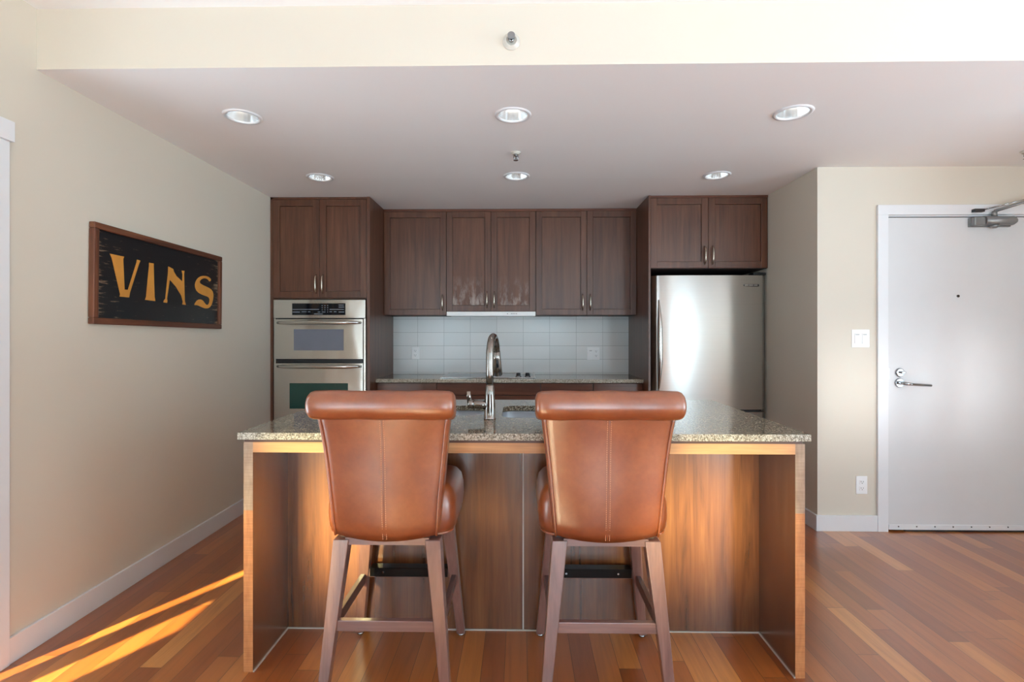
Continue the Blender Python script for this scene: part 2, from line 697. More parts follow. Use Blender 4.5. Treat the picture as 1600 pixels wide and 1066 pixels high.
def cut(o, cutters):
    """boolean-difference cutters out of o, then remove the cutters"""
    for c in cutters:
        md = o.modifiers.new('cut', 'BOOLEAN')
        md.operation = 'DIFFERENCE'
        md.solver = 'EXACT'
        md.object = c
    bpy.context.view_layer.update()
    dg = bpy.context.evaluated_depsgraph_get()
    me = bpy.data.meshes.new_from_object(o.evaluated_get(dg))
    o.modifiers.clear()
    old = o.data
    o.data = me
    bpy.data.meshes.remove(old)
    for c in cutters:
        cm = c.data
        bpy.data.objects.remove(c)
        bpy.data.meshes.remove(cm)


# ================================================================== room shell
XL, XR, YB, YK = -2.02, 1.96, -1.30, 4.852      # left wall, kitchen right wall, window wall, kitchen back wall
YD, XE = 3.42, 4.80                            # entry-door wall, far right wall
ZK, ZM = 2.403, 2.655                          # kitchen ceiling, main ceiling
T = 0.15
WIN = [(-1.95, -1.20), (0.15, 1.05), (2.10, 3.12)]
WZ0, WZ1 = 0.04, 2.46

struct('floor', B(XL - T, XE + T, YB - T, YK + T, -0.1, 0), 'floor')
struct('ceiling', B(XL - T, XE + T, YB - T, 2.10, ZM, ZM + 0.15), 'ceil')

LIGHTS = [(-1.411, 2.573), (-0.040, 2.578), (1.356, 2.574), (-1.412, 3.578), (-0.030, 3.575), (1.361, 3.580)]
kc = struct('ceiling_kitchen', B(XL - T, XE + T, 2.10, YK + T, ZK, ZM + 0.15), ['ceil', 'wall'])
kc.name = 'ceiling.001'
cutters = []
for lx, ly in LIGHTS:
    cutters.append(mesh_obj('cutter', lathe(new_bm(), [(-0.05, 0.078), (0.16, 0.078)], (lx, ly, ZK), n=40), 'ceil'))
cut(kc, cutters)
for p in kc.data.polygons:                      # front face of the dropped beam carries the wall colour
    if p.normal.y < -0.9 and p.center.y < 2.11:
        p.material_index = 1

# left wall, with a glazed patio door opening between y=-0.55 and y=1.905
LD0, LD1, LDZ = 0.98, 1.905, 2.055
struct('wall_left', B(XL - T, XL, LD1, YK + T, 0, ZM), 'wall')
struct('wall_left_rear', B(XL - T, XL, YB - T, LD0, 0, ZM), 'wall').name = 'wall_left.001'
struct('wall_left_head', B(XL - T, XL, LD0, LD1, LDZ, ZM), 'wall').name = 'wall_left.002'
struct('wall_kitchen', B(XL, XE, YK, YK + T, 0, ZK), 'wall').name = 'wall_back'
# block between kitchen and entry: its left face is the kitchen's right wall, its front face carries the door
struct('wall_entry', B(XR, 2.40, YD, YK, 0, ZK), 'wall').name = 'wall_entry'
struct('wall_entry_head', B(2.40, 3.60, YD, YD + 0.2, 2.083, ZK), 'wall').name = 'wall_entry.001'
struct('wall_entry_side', B(3.362, 3.60, YD, YD + 0.2, 0, 2.083), 'wall').name = 'wall_entry.002'
struct('wall_hall', B(3.45, 3.60, 2.10, YD, 0, ZK), 'wall')
struct('wall_entry_far', B(3.60, XE, YD, YD + 0.2, 0, ZK), 'wall').name = 'wall_entry.003'
# far right wall with one wide window
WR0, WR1 = -1.15, 1.60
bm = new_bm()
box(bm, XE, XE + T, YB - T, WR0, 0, ZM)
box(bm, XE, XE + T, WR1, YK + T, 0, ZM)
box(bm, XE, XE + T, WR0, WR1, 0, WZ0)
box(bm, XE, XE + T, WR0, WR1, WZ1, ZM)
struct('wall_right', bm, 'wall')
t = Thing('window_4', (XE, (WR0 + WR1) / 2, WZ0), structure=True)
bm = new_bm()
cols = [WR0 + i * (WR1 - WR0 - 0.05) / 3 for i in range(4)]
for p in cols:
    box(bm, XE + 0.04, XE + 0.11, p, p + 0.05, WZ0, WZ1)
for i in range(3):
    for p, q in ((WZ0, WZ0 + 0.05), (WZ1 - 0.05, WZ1)):
        box(bm, XE + 0.04, XE + 0.11, cols[i] + 0.05, cols[i + 1], p, q)
t.part('window_frame', bm, 'trim')
for i in range(3):
    t.part('pane', B(XE + 0.072, XE + 0.078, cols[i] + 0.05, cols[i + 1], WZ0 + 0.05, WZ1 - 0.05), 'glass')
# window wall behind the camera: piers, sill and head around three windows
xs = [XL - T] + [v for ab in WIN for v in ab] + [XE + T]
bm = new_bm()
for i in range(0, len(xs), 2):
    box(bm, xs[i], xs[i + 1], YB - T, YB, 0, ZM)
for a, b in WIN:
    box(bm, a, b, YB - T, YB, 0, WZ0)
    box(bm, a, b, YB - T, YB, WZ1, ZM)
struct('wall_front', bm, 'wall')
# unseen fin wall added outside to block sun from the right-hand window
for i, fx in enumerate((1.80,)):
    struct('wall_sun_block', B(fx, fx + 0.1, -4.2, YB - T - 0.01, -0.1, 3.2), 'wall')

for i, (a, b) in enumerate(WIN):
    t = Thing('window_%d' % (i + 1), ((a + b) / 2, YB, WZ0), structure=True)
    bm = new_bm()
    f = 0.05
    mid = (a + b) / 2
    for (p, q) in ((a, a + f), (mid - f / 2, mid + f / 2), (b - f, b)):
        box(bm, p, q, YB - 0.11, YB - 0.04, WZ0, WZ1)
    for (p, q) in ((WZ0, WZ0 + f), (WZ1 - f, WZ1)):
        box(bm, a + f, mid - f / 2, YB - 0.11, YB - 0.04, p, q)
        box(bm, mid + f / 2, b - f, YB - 0.11, YB - 0.04, p, q)
    t.part('window_frame', bm, 'trim')
    for (p, q) in ((a + f, mid - f / 2), (mid + f / 2, b - f)):
        t.part('pane', B(p, q, YB - 0.078, YB - 0.072, WZ0 + f, WZ1 - f), 'glass')

# glazed patio door in the left wall
t = Thing('door_2', (XL, (LD0 + LD1) / 2, 0), structure=True)
bm = new_bm()
stiles = [(LD0, LD0 + 0.21), (1.49, 1.68), (LD1 - 0.01, LD1)]
for p, q in stiles:
    box(bm, XL - 0.045, XL - 0.02, p, q, 0.0, LDZ)
for i in range(2):
    p, q = stiles[i][1], stiles[i + 1][0]
    box(bm, XL - 0.045, XL - 0.02, p, q, 0, 0.05)
    box(bm, XL - 0.045, XL - 0.02, p, q, LDZ - 0.05, LDZ)
t.part('door_frame', bm, 'trim')
t.part('sun_cut_panel', B(XL - 0.056, XL - 0.050, stiles[0][1] - 0.02, stiles[1][0] + 0.02, 1.04, LDZ), 'trim')  # unseen panel added to cut the sun stripe on the floor short
for i in range(2):
    t.part('pane', B(XL - 0.036, XL - 0.030, stiles[i][1], stiles[i + 1][0], 0.05, LDZ - 0.05), 'glass')
# its casing: flat leg and a slightly wider, thicker head
bm = new_bm()
box(bm, XL, XL + 0.018, LD1, 1.972, 0, 2.055)
box(bm, XL, XL + 0.018, LD0 - 0.07, LD0, 0, 2.055)
box(bm, XL, XL + 0.026, LD0 - 0.08, 1.985, 2.055, 2.135)
struct('trim_1', bm, 'trim', bevel=0.002)

# portals steer the sampling of daylight through the glazed openings
def portal(name, loc, rot, sx_, sy_):
    l = bpy.data.lights.new(name, 'AREA')
    l.shape = 'RECTANGLE'
    l.size, l.size_y = sx_, sy_
    l.cycles.is_portal = True
    o = bpy.data.objects.new(name, l)
    o.location = loc
    o.rotation_euler = rot
    COL.objects.link(o)


for a, b in WIN:
    portal('window_portal', ((a + b) / 2, YB - 0.13, (WZ0 + WZ1) / 2), (R(90), 0, 0), b - a, WZ1 - WZ0)
portal('side_portal', (XE + 0.13, (WR0 + WR1) / 2, (WZ0 + WZ1) / 2), (0, R(90), 0), WZ1 - WZ0, WR1 - WR0)
portal('patio_portal', (XL - 0.13, (LD0 + LD1) / 2, LDZ / 2), (0, R(-90), 0), LDZ, LD1 - LD0)

# baseboards
BH, BT = 0.104, 0.014
struct('baseboard_left', B(XL, XL + BT, 1.972, 4.085, 0, BH), 'trim', bevel=0.002)
struct('baseboard_entry', B(XR - BT, 2.344, YD - BT, YD, 0, BH), 'trim', bevel=0.002)
struct('baseboard_right', B(XR - BT, XR, YD, 4.0, 0, BH), 'trim', bevel=0.002)
struct('baseboard_far', B(XE - BT, XE, YB, YD, 0, BH), 'trim', bevel=0.002)
# entry door casing
bm = new_bm()
box(bm, 2.344, 2.412, YD - 0.018, YD, 0, 2.083)
box(bm, 3.352, 3.42, YD - 0.018, YD, 0, 2.083)
box(bm, 2.344, 3.42, YD - 0.018, YD, 2.083, 2.148)
box(bm, 2.400, 2.412, YD, YD + 0.14, 0, 2.083)
box(bm, 3.352, 3.362, YD, YD + 0.14, 0, 2.083)
box(bm, 2.412, 3.352, YD, YD + 0.14, 2.073, 2.083)
struct('trim_2', bm, 'trim', bevel=0.002)

# tiled backsplash
struct('wall_backsplash', B(-1.236, 1.027, YK - 0.012, YK, 0.925, 1.52), 'tile')

# ------------------------------------------------------------------ entry door with its hardware
DX0, DX1, DY = 2.416, 3.348, YD - 0.004
t = Thing('door_1', (DX0, DY, 0), structure=True)
slab = t.part('door_panel', B(DX0, DX1, DY, DY + 0.045, 0.012, 2.066), 'door', bevel=0.0015)
t.part('weatherstrip', B(DX0 - 0.003, DX1, DY + 0.012, DY + 0.05, 2.0665, 2.0725), 'darkgrey')
sw = t.part('door_sweep', B(DX0 + 0.004, DX1, DY - 0.007, DY, 0.012, 0.045), 'trim', bevel=0.002)
for k in range(8):
    t.part('screw', lathe(new_bm(), [(0, 0.0045), (-0.003, 0.0035)], (DX0 + 0.065 + k * 0.118, DY - 0.007, 0.034), 'Y', 8), 'darkgrey', parent=sw)
t.part('sweep_rubber', B(DX0 + 0.11, DX1, DY - 0.004, DY + 0.012, 0.002, 0.012), 'darkgrey')
t.part('peephole', lathe(new_bm(), [(0, 0.009), (-0.004, 0.009), (-0.005, 0.006)], (2.872, DY, 1.549), 'Y', 16), 'peep')
db = t.part('deadbolt', lathe(new_bm(), [(0, 0.030), (-0.006, 0.030), (-0.014, 0.024)], (2.492, DY, 1.046), 'Y', 28), 'chrome')
t.part('thumb_turn', B(2.487, 2.513, DY - 0.032, DY - 0.013, 1.041, 1.055), 'chrome', parent=db, bevel=0.003)
lv = t.part('lever_rosette', lathe(new_bm(), [(0, 0.031), (-0.008, 0.031), (-0.013, 0.027)], (2.490, DY, 0.978), 'Y', 28), 'chrome')
t.part('lever', tube(new_bm(), [(2.490, DY - 0.012, 0.978), (2.490, DY - 0.045, 0.978), (2.500, DY - 0.055, 0.977), (2.53, DY - 0.057, 0.974), (2.655, DY - 0.055, 0.966)],
                     [0.011, 0.011, 0.011, 0.0085, 0.0085], 12), 'chrome', parent=lv)
# strike notch on the jamb
t.part('strike_plate', B(2.4115, 2.4155, DY - 0.0155, DY - 0.0005, 1.005, 1.075), 'chrome')
# door closer
cl = t.part('closer_body', tube(new_bm(), [(3.005, DY - 0.037, 2.036), (3.19, DY - 0.037, 2.036), (3.21, DY - 0.037, 2.036)], [0.030, 0.030, 0.018], 16), 'grey')
t.part('closer_bracket', B(2.935, 3.195, DY - 0.022, DY, 2.000, 2.060), 'grey', parent=cl, bevel=0.003)
t.part('closer_end', B(2.935, 3.005, DY - 0.055, DY - 0.022, 2.004, 2.058), 'grey', parent=cl, bevel=0.006)
t.part('closer_valve', lathe(new_bm(), [(0, 0.024), (-0.014, 0.022), (-0.02, 0.012)], (3.075, DY - 0.037, 2.008), 'Z', 18), 'grey', parent=cl)
t.part('closer_spindle', lathe(new_bm(), [(0, 0.016), (0.034, 0.013)], (3.075, DY - 0.037, 2.064), 'Z', 18), 'grey', parent=cl)
ar = t.part('closer_arm', tube(new_bm(), [(3.075, DY - 0.037, 2.098), (3.19, DY - 0.10, 2.136), (3.31, DY - 0.17, 2.166)], [0.010, 0.008, 0.007], 10), 'grey')
t.part('closer_rod', tube(new_bm(), [(2.995, DY - 0.030, 2.106), (3.31, DY - 0.17, 2.178)], 0.005, 10), 'chrome', parent=ar)
t.part('closer_joint', lathe(new_bm(), [(-0.012, 0.014), (0.022, 0.014)], (3.31, DY - 0.17, 2.164), 'Z', 14), 'grey', parent=ar)
t.part('closer_foot', B(2.945, 3.01, DY - 0.044, DY - 0.015, 2.094, 2.114), 'darkgrey', parent=ar, bevel=0.003)


# ------------------------------------------------------------------ electrical plates
def duplex(t, cx, cz, y):
    for dz in (-0.021, 0.021):
        r = t.part('receptacle', B(cx - 0.017, cx + 0.017, y - 0.009, y - 0.005, cz + dz - 0.014, cz + dz + 0.014), 'plate', bevel=0.003)
        bm = new_bm()
        box(bm, cx - 0.0085, cx - 0.0055, y - 0.0095, y - 0.009, cz + dz - 0.002, cz + dz + 0.008)
        box(bm, cx + 0.0055, cx + 0.0085, y - 0.0095, y - 0.009, cz + dz - 0.002, cz + dz + 0.008)
        box(bm, cx - 0.003, cx + 0.003, y - 0.0095, y - 0.009, cz + dz - 0.010, cz + dz - 0.005)
        t.part('slots', bm, 'slot', parent=r)


def rocker(t, cx, cz, y):
    p = t.part('rocker_switch', B(cx - 0.017, cx + 0.017, y - 0.010, y - 0.005, cz - 0.034, cz + 0.034), 'plate', bevel=0.002)
    t.part('switch_line', B(cx - 0.012, cx + 0.012, y - 0.0105, y - 0.010, cz + 0.024, cz + 0.028), 'slot', parent=p)


def plate(name, cx, cz, y, w_, h_, label, cat, group=None):
    t = Thing(name, (cx, y, cz), label, cat, group)
    t.part('cover_plate', B(cx - w_ / 2, cx + w_ / 2, y - 0.005, y, cz - h_ / 2, cz + h_ / 2), 'plate', bevel=0.003)
    return t


t = plate('light_switch', 2.240, 1.270, YD, 0.116, 0.118, 'white double rocker light switch on the cream wall left of the entry door', 'light switch')
rocker(t, 2.216, 1.270, YD)
rocker(t, 2.264, 1.270, YD)
t = plate('power_outlet', 2.247, 0.303, YD, 0.074, 0.118, 'white outlet low on the cream wall above the baseboard by the entry door', 'outlet')
duplex(t, 2.247, 0.303, YD)
YT = YK - 0.012
t = plate('power_outlet', -1.000, 1.120, YT, 0.074, 0.116, 'narrow single white outlet on the backsplash tiles near the wall ovens', 'outlet')
duplex(t, -1.000, 1.120, YT)
t = plate('power_outlet', 0.682, 1.116, YT, 0.118, 0.118, 'square white outlet with switch on the backsplash tiles near the refrigerator', 'outlet')
rocker(t, 0.656, 1.116, YT)
duplex(t, 0.708, 1.116, YT)


# ================================================================== kitchen cabinets
def shaker_door(t, x0, x1, z0, z1, y, handle=None, hz=None, hlen=0.14, stile=0.052, panel='cab'):
    """recessed-panel door: one frame mesh with a panel child and a handle child; y = front face"""
    g = 0.0015
    x0, x1, z0, z1 = x0 + g, x1 - g, z0 + g, z1 - g
    bm = new_bm()
    box(bm, x0, x0 + stile, y, y + 0.02, z0, z1)
    box(bm, x1 - stile, x1, y, y + 0.02, z0, z1)
    box(bm, x0 + stile, x1 - stile, y, y + 0.02, z0, z0 + stile)
    box(bm, x0 + stile, x1 - stile, y, y + 0.02, z1 - stile, z1)
    dr = t.part('door', bm, 'cab', bevel=0.002)
    t.part('door_panel', B(x0 + stile + 0.002, x1 - stile - 0.002, y + 0.009, y + 0.018, z0 + stile + 0.002, z1 - stile - 0.002), panel, parent=dr)
    if handle is not None:
        bow_handle(t, handle, y, hz, hlen, dr)
    return dr


def bow_handle(t, x, y, zc, L, parent, horizontal=False):
    pts, rs = [], []
    for i in range(13):
        u = i / 12 * 2 - 1
        out = 0.028 * (1 - u ** 4)
        if horizontal:
            pts.append((x + u * L / 2, y - out, zc))
        else:
            pts.append((x, y - out, zc + u * L / 2))
        rs.append(0.0045 + 0.0022 * (1 - u * u))
    t.part('handle', tube(new_bm(), pts, rs, 10), 'nickel', parent=parent, label='brushed nickel bow handle')


YC, YU = 4.09, 4.50          # fronts of tall / wall cabinets
TOP = ZK - 0.0015
KB = YK - 0.002

# --- tall oven cabinet
cabL = Thing('oven_cabinet', (-1.625, 4.47, 0), 'tall dark walnut cabinet on the left wall holding the double oven', 'cabinet')
bm = new_bm()
box(bm, XL + 0.002, -1.998, YC, KB, 0, TOP)                        # left side / filler
box(bm, -1.236, -1.212, YC - 0.004, KB, 0, TOP)            # right end panel
box(bm, -1.998, -1.236, YC + 0.022, KB, 1.583, 1.60)       # shelf above oven
box(bm, -1.998, -1.236, YC + 0.022, KB, TOP - 0.02, TOP)
box(bm, -1.998, -1.236, YC + 0.022, KB, 0.10, 0.44)
box(bm, -1.998, -1.236, YC + 0.06, KB, 0.0, 0.10)
box(bm, -1.998, -1.236, YK - 0.02, KB, 0.44, 1.583)
box(bm, XL + 0.002, -1.236, YC, YC + 0.02, TOP - 0.018, TOP - 0.001)
cabL.part('carcass', bm, 'cab')
shaker_door(cabL, -1.998, -1.621, 1.59, TOP - 0.018, YC, -1.646, 1.702, 0.15)
shaker_door(cabL, -1.621, -1.238, 1.59, TOP - 0.018, YC, -1.592, 1.702, 0.15)
shaker_door(cabL, -1.998, -1.238, 0.11, 0.43, YC)

# --- three wall cabinets
def wall_cab(label, x0, x1, zb, splits, hpos, hz):
    t = Thing('wall_cabinet', ((x0 + x1) / 2, YK, zb), label, 'cabinet', 'upper cabinets above the backsplash')
    bm = new_bm()
    box(bm, x0, x1, YU + 0.022, KB - 0.012, zb, TOP - 0.001)
    t.part('carcass', bm, 'cabin')
    t.part('top_rail', B(x0, x1, YU + 0.001, YU + 0.022, TOP - 0.022, TOP - 0.001), 'cabx')
    xs_ = [x0] + splits + [x1]
    for i in range(len(xs_) - 1):
        shaker_door(t, xs_[i], xs_[i + 1], zb, TOP - 0.022, YU, hpos[i], hz, 0.14, panel='worn' if 'steam' in label else 'cab')
    return t


wall_cab('single-door dark walnut wall cabinet beside the tall oven cabinet', -1.211, -0.658, 1.465, [], [-0.690], 1.578)
wall_cab('short two-door dark walnut wall cabinet above the white range hood, marked by steam', -0.657, 0.130, 1.499, [-0.264], [-0.299, -0.235], 1.602)
wall_cab('two-door dark walnut wall cabinet right of the range hood, beside the refrigerator cabinet', 0.131, 1.012, 1.465, [0.578], [0.541, 0.607], 1.578)

# --- hood
t = Thing('range_hood', (-0.26, YK, 1.46), 'slim white slide-out range hood under the middle wall cabinet', 'range hood')
t.part('hood_body', B(-0.645, 0.118, YU + 0.03, YK - 0.02, 1.462, 1.497), 'hood', bevel=0.003)
fr = t.part('front_panel', B(-0.655, 0.128, YU - 0.006, YU + 0.03, 1.458, 1.497), 'hood', bevel=0.003)
for hx in (-0.118, -0.083, -0.069, -0.054, -0.039):
    t.part('button', B(hx - 0.004, hx + 0.004, YU - 0.008, YU - 0.006, 1.474, 1.481), 'slot', parent=fr)

# --- refrigerator cabinet: end panel down to the floor and a two-door box over the fridge
t = Thing('refrigerator_cabinet', (1.49, 4.47, 0), 'dark walnut cabinet framing and bridging over the steel refrigerator', 'cabinet')
t.part('end_panel', B(1.013, 1.030, YC - 0.004, KB, 0, TOP), 'cab', bevel=0.001)
bm = new_bm()
box(bm, 1.030, XR - 0.003, YC + 0.022, KB, 1.82, TOP - 0.001)
t.part('carcass', bm, 'cabin')
t.part('top_rail', B(1.030, XR - 0.003, YC + 0.001, YC + 0.022, TOP - 0.018, TOP - 0.001), 'cabx')
shaker_door(t, 1.030, 1.488, 1.822, TOP - 0.018, YC, 1.458, 1.925, 0.145)
shaker_door(t, 1.488, XR - 0.004, 1.822, TOP - 0.018, YC, 1.519, 1.925, 0.145)

# --- refrigerator
def fridge_door(z0, z1):
    """slightly crowned door front with rounded sides"""
    bm = new_bm()
    x0, x1 = 1.050, 1.946
    n = 28
    pts = []
    for i in range(n + 1):
        u = i / n * 2 - 1
        y = YC - 0.008 + 0.018 * abs(u) ** 3 + 0.030 * max(0, (abs(u) - 0.93) / 0.07) ** 2
        pts.append(((x0 + x1) / 2 + u * (x1 - x0) / 2, y))
    lo = [bm.verts.new((x, y, z0)) for x, y in pts]
    hi = [bm.verts.new((x, y, z1)) for x, y in pts]
    yb = YC + 0.075
    bl = [bm.verts.new((pts[0][0], yb, z0)), bm.verts.new((pts[-1][0], yb, z0))]
    bh = [bm.verts.new((pts[0][0], yb, z1)), bm.verts.new((pts[-1][0], yb, z1))]
    for i in range(n):
        f = bm.faces.new((lo[i], lo[i + 1], hi[i + 1], hi[i]))
        f.smooth = True
    bm.faces.new(lo[::-1] + bl)
    bm.faces.new(hi + bh[::-1])
    bm.faces.new((lo[0], hi[0], bh[0], bl[0]))
    bm.faces.new((lo[-1], bl[1], bh[1], hi[-1]))
    bm.faces.new((bl[0], bh[0], bh[1], bl[1]))
    return bm


t = Thing('refrigerator', (1.50, 4.45, 0), 'large stainless steel bottom-freezer refrigerator in the right corner of the kitchen', 'refrigerator')
t.part('fridge_body', B(1.046, 1.944, YC + 0.085, YK - 0.03, 0.02, 1.76), 'darkgrey', bevel=0.004)
fd = t.part('refrigerator_door', fridge_door(0.700, 1.766), 'fridge', bevel=0.002)
fz = t.part('freezer_drawer', fridge_door(0.09, 0.680), 'fridge', bevel=0.002)
t.part('kick_grille', B(1.06, 1.935, YC + 0.03, YC + 0.085, 0.0, 0.085), 'blackplastic')
t.part('hinge_cover', B(1.845, 1.944, YC + 0.002, YC + 0.10, 1.767, 1.788), 'blackplastic', bevel=0.006)
pts, rs = [], []
for i in range(25):
    u = i / 24 * 2 - 1
    pts.append((1.096, YC + 0.004 - 0.052 * (1 - abs(u) ** 2.6), 1.21 + u * 0.36))
    rs.append(0.006 + 0.013 * (1 - u * u))
t.part('handle', tube(new_bm(), pts, rs, 14), 'steelv', parent=fd, label='long bowed steel handle')
pts = [(1.14 + 0.72 * i / 16, YC + 0.0 - 0.05 * (1 - abs(i / 8 - 1) ** 2.6), 0.625) for i in range(17)]
t.part('handle', tube(new_bm(), pts, 0.014, 12), 'steelv', parent=fz)
bd = t.part('badge', B(1.758, 1.886, YC - 0.005, YC + 0.006, 1.676, 1.694), 'blackplastic', parent=fd, bevel=0.006)
bd2 = t.part('badge_lettering', box(box(box(new_bm(), 1.772, 1.800, YC - 0.0062, YC - 0.005, 1.682, 1.690), 1.805, 1.838, YC - 0.0062, YC - 0.005, 1.682, 1.690), 1.843, 1.872, YC - 0.0062, YC - 0.005, 1.682, 1.690), 'steelv', parent=fd)

# --- double wall oven
OX0, OX1, OY = -1.990, -1.246, YC - 0.012
t = Thing('wall_oven', (-1.62, 4.4, 0.45), 'stainless steel double wall oven with microwave above, built into the tall cabinet', 'oven')
t.part('oven_body', B(OX0 + 0.02, OX1 - 0.02, YC + 0.03, YK - 0.06, 0.45, 1.575), 'darkgap')
for a, b in ((OX0, OX0 + 0.016), (OX1 - 0.016, OX1)):
    t.part('trim_strip', B(a, b, OY + 0.012, YC + 0.03, 0.445, 1.425), 'steel', bevel=0.001)
cp = t.part('control_panel', B(OX0, OX1, OY + 0.006, YC + 0.03, 1.427, 1.575), 'steel', bevel=0.002)
dp = t.part('display', B(-1.838, -1.408, OY + 0.003, OY + 0.006, 1.452, 1.546), 'display', parent=cp, bevel=0.001)
bm = new_bm()
ly = OY + 0.0025
for (a, b, z) in ((-1.834, -1.62, 1.497), (-1.834, -1.775, 1.476), (-1.76, -1.72, 1.478), (-1.71, -1.69, 1.478), (-1.63, -1.61, 1.476),
                  (-1.59, -1.575, 1.476), (-1.535, -1.42, 1.497), (-1.535, -1.515, 1.478), (-1.50, -1.48, 1.478), (-1.462, -1.418, 1.476),
                  (-1.462, -1.418, 1.516), (-1.462, -1.42, 1.532), (-1.66, -1.59, 1.461)):
    box(bm, a, b, ly, ly + 0.0008, z - 0.0022, z + 0.0022)
for i in range(3):
    for j in range(4):
        box(bm, -1.598 + i * 0.022, -1.591 + i * 0.022, ly, ly + 0.0008, 1.474 + j * 0.017, 1.479 + j * 0.017)
t.part('panel_legend', bm, 'legend', parent=cp)


def oven_door(z0, z1, wx0, wx1, wz0, wz1, mat, hz):
    x0, x1 = OX0 + 0.020, OX1 - 0.020
    bm = new_bm()
    y0, y1 = OY, YC + 0.028
    box(bm, x0, wx0, y0, y1, z0, z1)
    box(bm, wx1, x1, y0, y1, z0, z1)
    box(bm, wx0, wx1, y0, y1, z0, wz0)
    box(bm, wx0, wx1, y0, y1, wz1, z1)
    dr = t.part('oven_door', bm, 'steel')
    t.part('oven_window', B(wx0, wx1, y0 + 0.004, y0 + 0.012, wz0, wz1), mat, parent=dr)
    pts, rs = [], []
    for i in range(21):
        u = i / 20 * 2 - 1
        pts.append(((x0 + x1) / 2 + u * (x1 - x0 - 0.03) / 2, y0 + 0.004 - 0.052 * (1 - abs(u) ** 6), hz))
        rs.append(0.010 + 0.006 * (1 - u ** 4))
    t.part('handle', tube(new_bm(), pts, rs, 14), 'steelv', parent=dr, label='long horizontal steel bar handle')


oven_door(1.100, 1.418, -1.823, -1.420, 1.168, 1.338, 'oveng', 1.390)
t.part('vent_strip', B(OX0 + 0.018, OX1 - 0.018, OY + 0.015, YC + 0.028, 1.068, 1.098), 'blackplastic')
oven_door(0.46, 1.064, -1.857, -1.385, 0.700, 0.905, 'ovengreen', 1.040)

# --- base cabinets along the back, drawer row visible over the island
YBF = 4.275
bases = [(-1.211, -0.706, 'dark walnut base cabinet under the back counter beside the wall ovens'),
         (-0.706, 0.165, 'wide dark walnut base cabinet under the cooktop'),
         (0.165, 0.602, 'dark walnut base cabinet just right of the cooktop'),
         (0.602, 1.012, 'dark walnut base cabinet in the corner beside the refrigerator panel')]
for i, (a, b, lab) in enumerate(bases):
    t = Thing('base_cabinet', ((a + b) / 2, 4.56, 0), lab, 'cabinet', 'lower cabinets under the back counter')
    bm = new_bm()
    box(bm, a, b, YBF + 0.022, KB - 0.012, 0.09, 0.894)
    box(bm, a, b, YBF + 0.08, KB - 0.012, 0.0, 0.09)
    t.part('carcass', bm, 'cabin')
    dw = t.part('drawer', B(a + 0.0025, b - 0.0025, YBF, YBF + 0.02, 0.790, 0.888), 'cabx', bevel=0.002)
    if i == 1:
        t.part('drawer', B(a + 0.0025, b - 0.0025, YBF, YBF + 0.02, 0.44, 0.784), 'cabx', bevel=0.002)
        t.part('drawer', B(a + 0.0025, b - 0.0025, YBF, YBF + 0.02, 0.10, 0.434), 'cabx', bevel=0.002)
    else:
        hx = b - 0.03 if i != 3 else a + 0.03
        shaker_door(t, a, b, 0.10, 0.787, YBF, hx, 0.70, 0.14)
t = Thing('back_countertop', (-0.1, 4.55, 0.895), 'brown granite counter along the tiled back wall under the wall cabinets', 'countertop')
bm = B(-1.2115, 1.0125, 4.250, YK - 0.0125, 0.895, 0.925)
for f in bm.faces:
    f.normal_update()
    if abs(f.normal.y) > 0.9:
        f.material_index = 1
t.part('slab', bm, ['granite', 'graniteedge'])

# --- cooktop
t = Thing('cooktop', (-0.28, 4.57, 0.925), 'flush black glass cooktop with steel rim on the back counter', 'cooktop')
t.part('glass_top', B(-0.668, 0.112, 4.325, 4.81, 0.9255, 0.932), 'cooktop')
bm = new_bm()
box(bm, -0.680, 0.124, 4.313, 4.325, 0.9255, 0.935)
box(bm, -0.680, 0.124, 4.81, 4.822, 0.9255, 0.935)
box(bm, -0.680, -0.668, 4.325, 4.81, 0.9255, 0.935)
box(bm, 0.112, 0.124, 4.325, 4.81, 0.9255, 0.935)
t.part('rim', bm, 'steelv', bevel=0.002)
for kx in (-0.022, 0.057):
    kb = t.part('knob', lathe(new_bm(), [(0, 0.022), (0.012, 0.020), (0.030, 0.018), (0.033, 0.014)], (kx, 4.42, 0.932), 'Z', 24), 'blackplastic')
    t.part('knob_ring', lathe(new_bm(), [(0.0, 0.027), (0.006, 0.026)], (kx, 4.42, 0.932), 'Z', 24), 'chrome', parent=kb)

# ================================================================== island
IX0, IX1, IYF, IYP, IYB = -1.066, 1.071, 1.950, 2.245, 2.900
HB = 0.885
t = Thing('kitchen_island', (0, 2.42, 0), 'dark wood kitchen island base with open knee space behind the two bar stools', 'kitchen island')
PT = 0.036
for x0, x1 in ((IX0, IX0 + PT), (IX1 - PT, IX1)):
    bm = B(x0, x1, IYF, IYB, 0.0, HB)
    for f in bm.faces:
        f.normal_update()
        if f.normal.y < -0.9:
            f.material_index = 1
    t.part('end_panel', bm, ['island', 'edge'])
t.part('back_panel', B(IX0 + PT, 0.007, IYP, IYP + 0.02, 0.0, HB), 'island')
t.part('back_panel', B(0.013, IX1 - PT, IYP, IYP + 0.02, 0.0, HB), 'island')
t.part('seam_strip', B(0.007, 0.013, IYP - 0.002, IYP + 0.018, 0.0, HB - 0.04), 'caulk', label='thin pale strip between the back panels')
t.part('apron_board', B(IX0 + PT, IX1 - PT, IYF, IYP, HB - 0.040, HB), 'honey', label='honey coloured board under the counter edge')
bm = new_bm()
box(bm, IX0 + 0.004, IX1 - 0.012, IYF - 0.002, IYF + 0.2, HB, 0.8965)
box(bm, IX0 + 0.004, IX0 + 0.05, IYF + 0.2, IYB, HB, 0.8965)
box(bm, IX1 - 0.06, IX1 - 0.012, IYF + 0.2, IYB, HB, 0.8965)
t.part('sub_top_strip', bm, 'strip', label='thin dark strip under the granite')
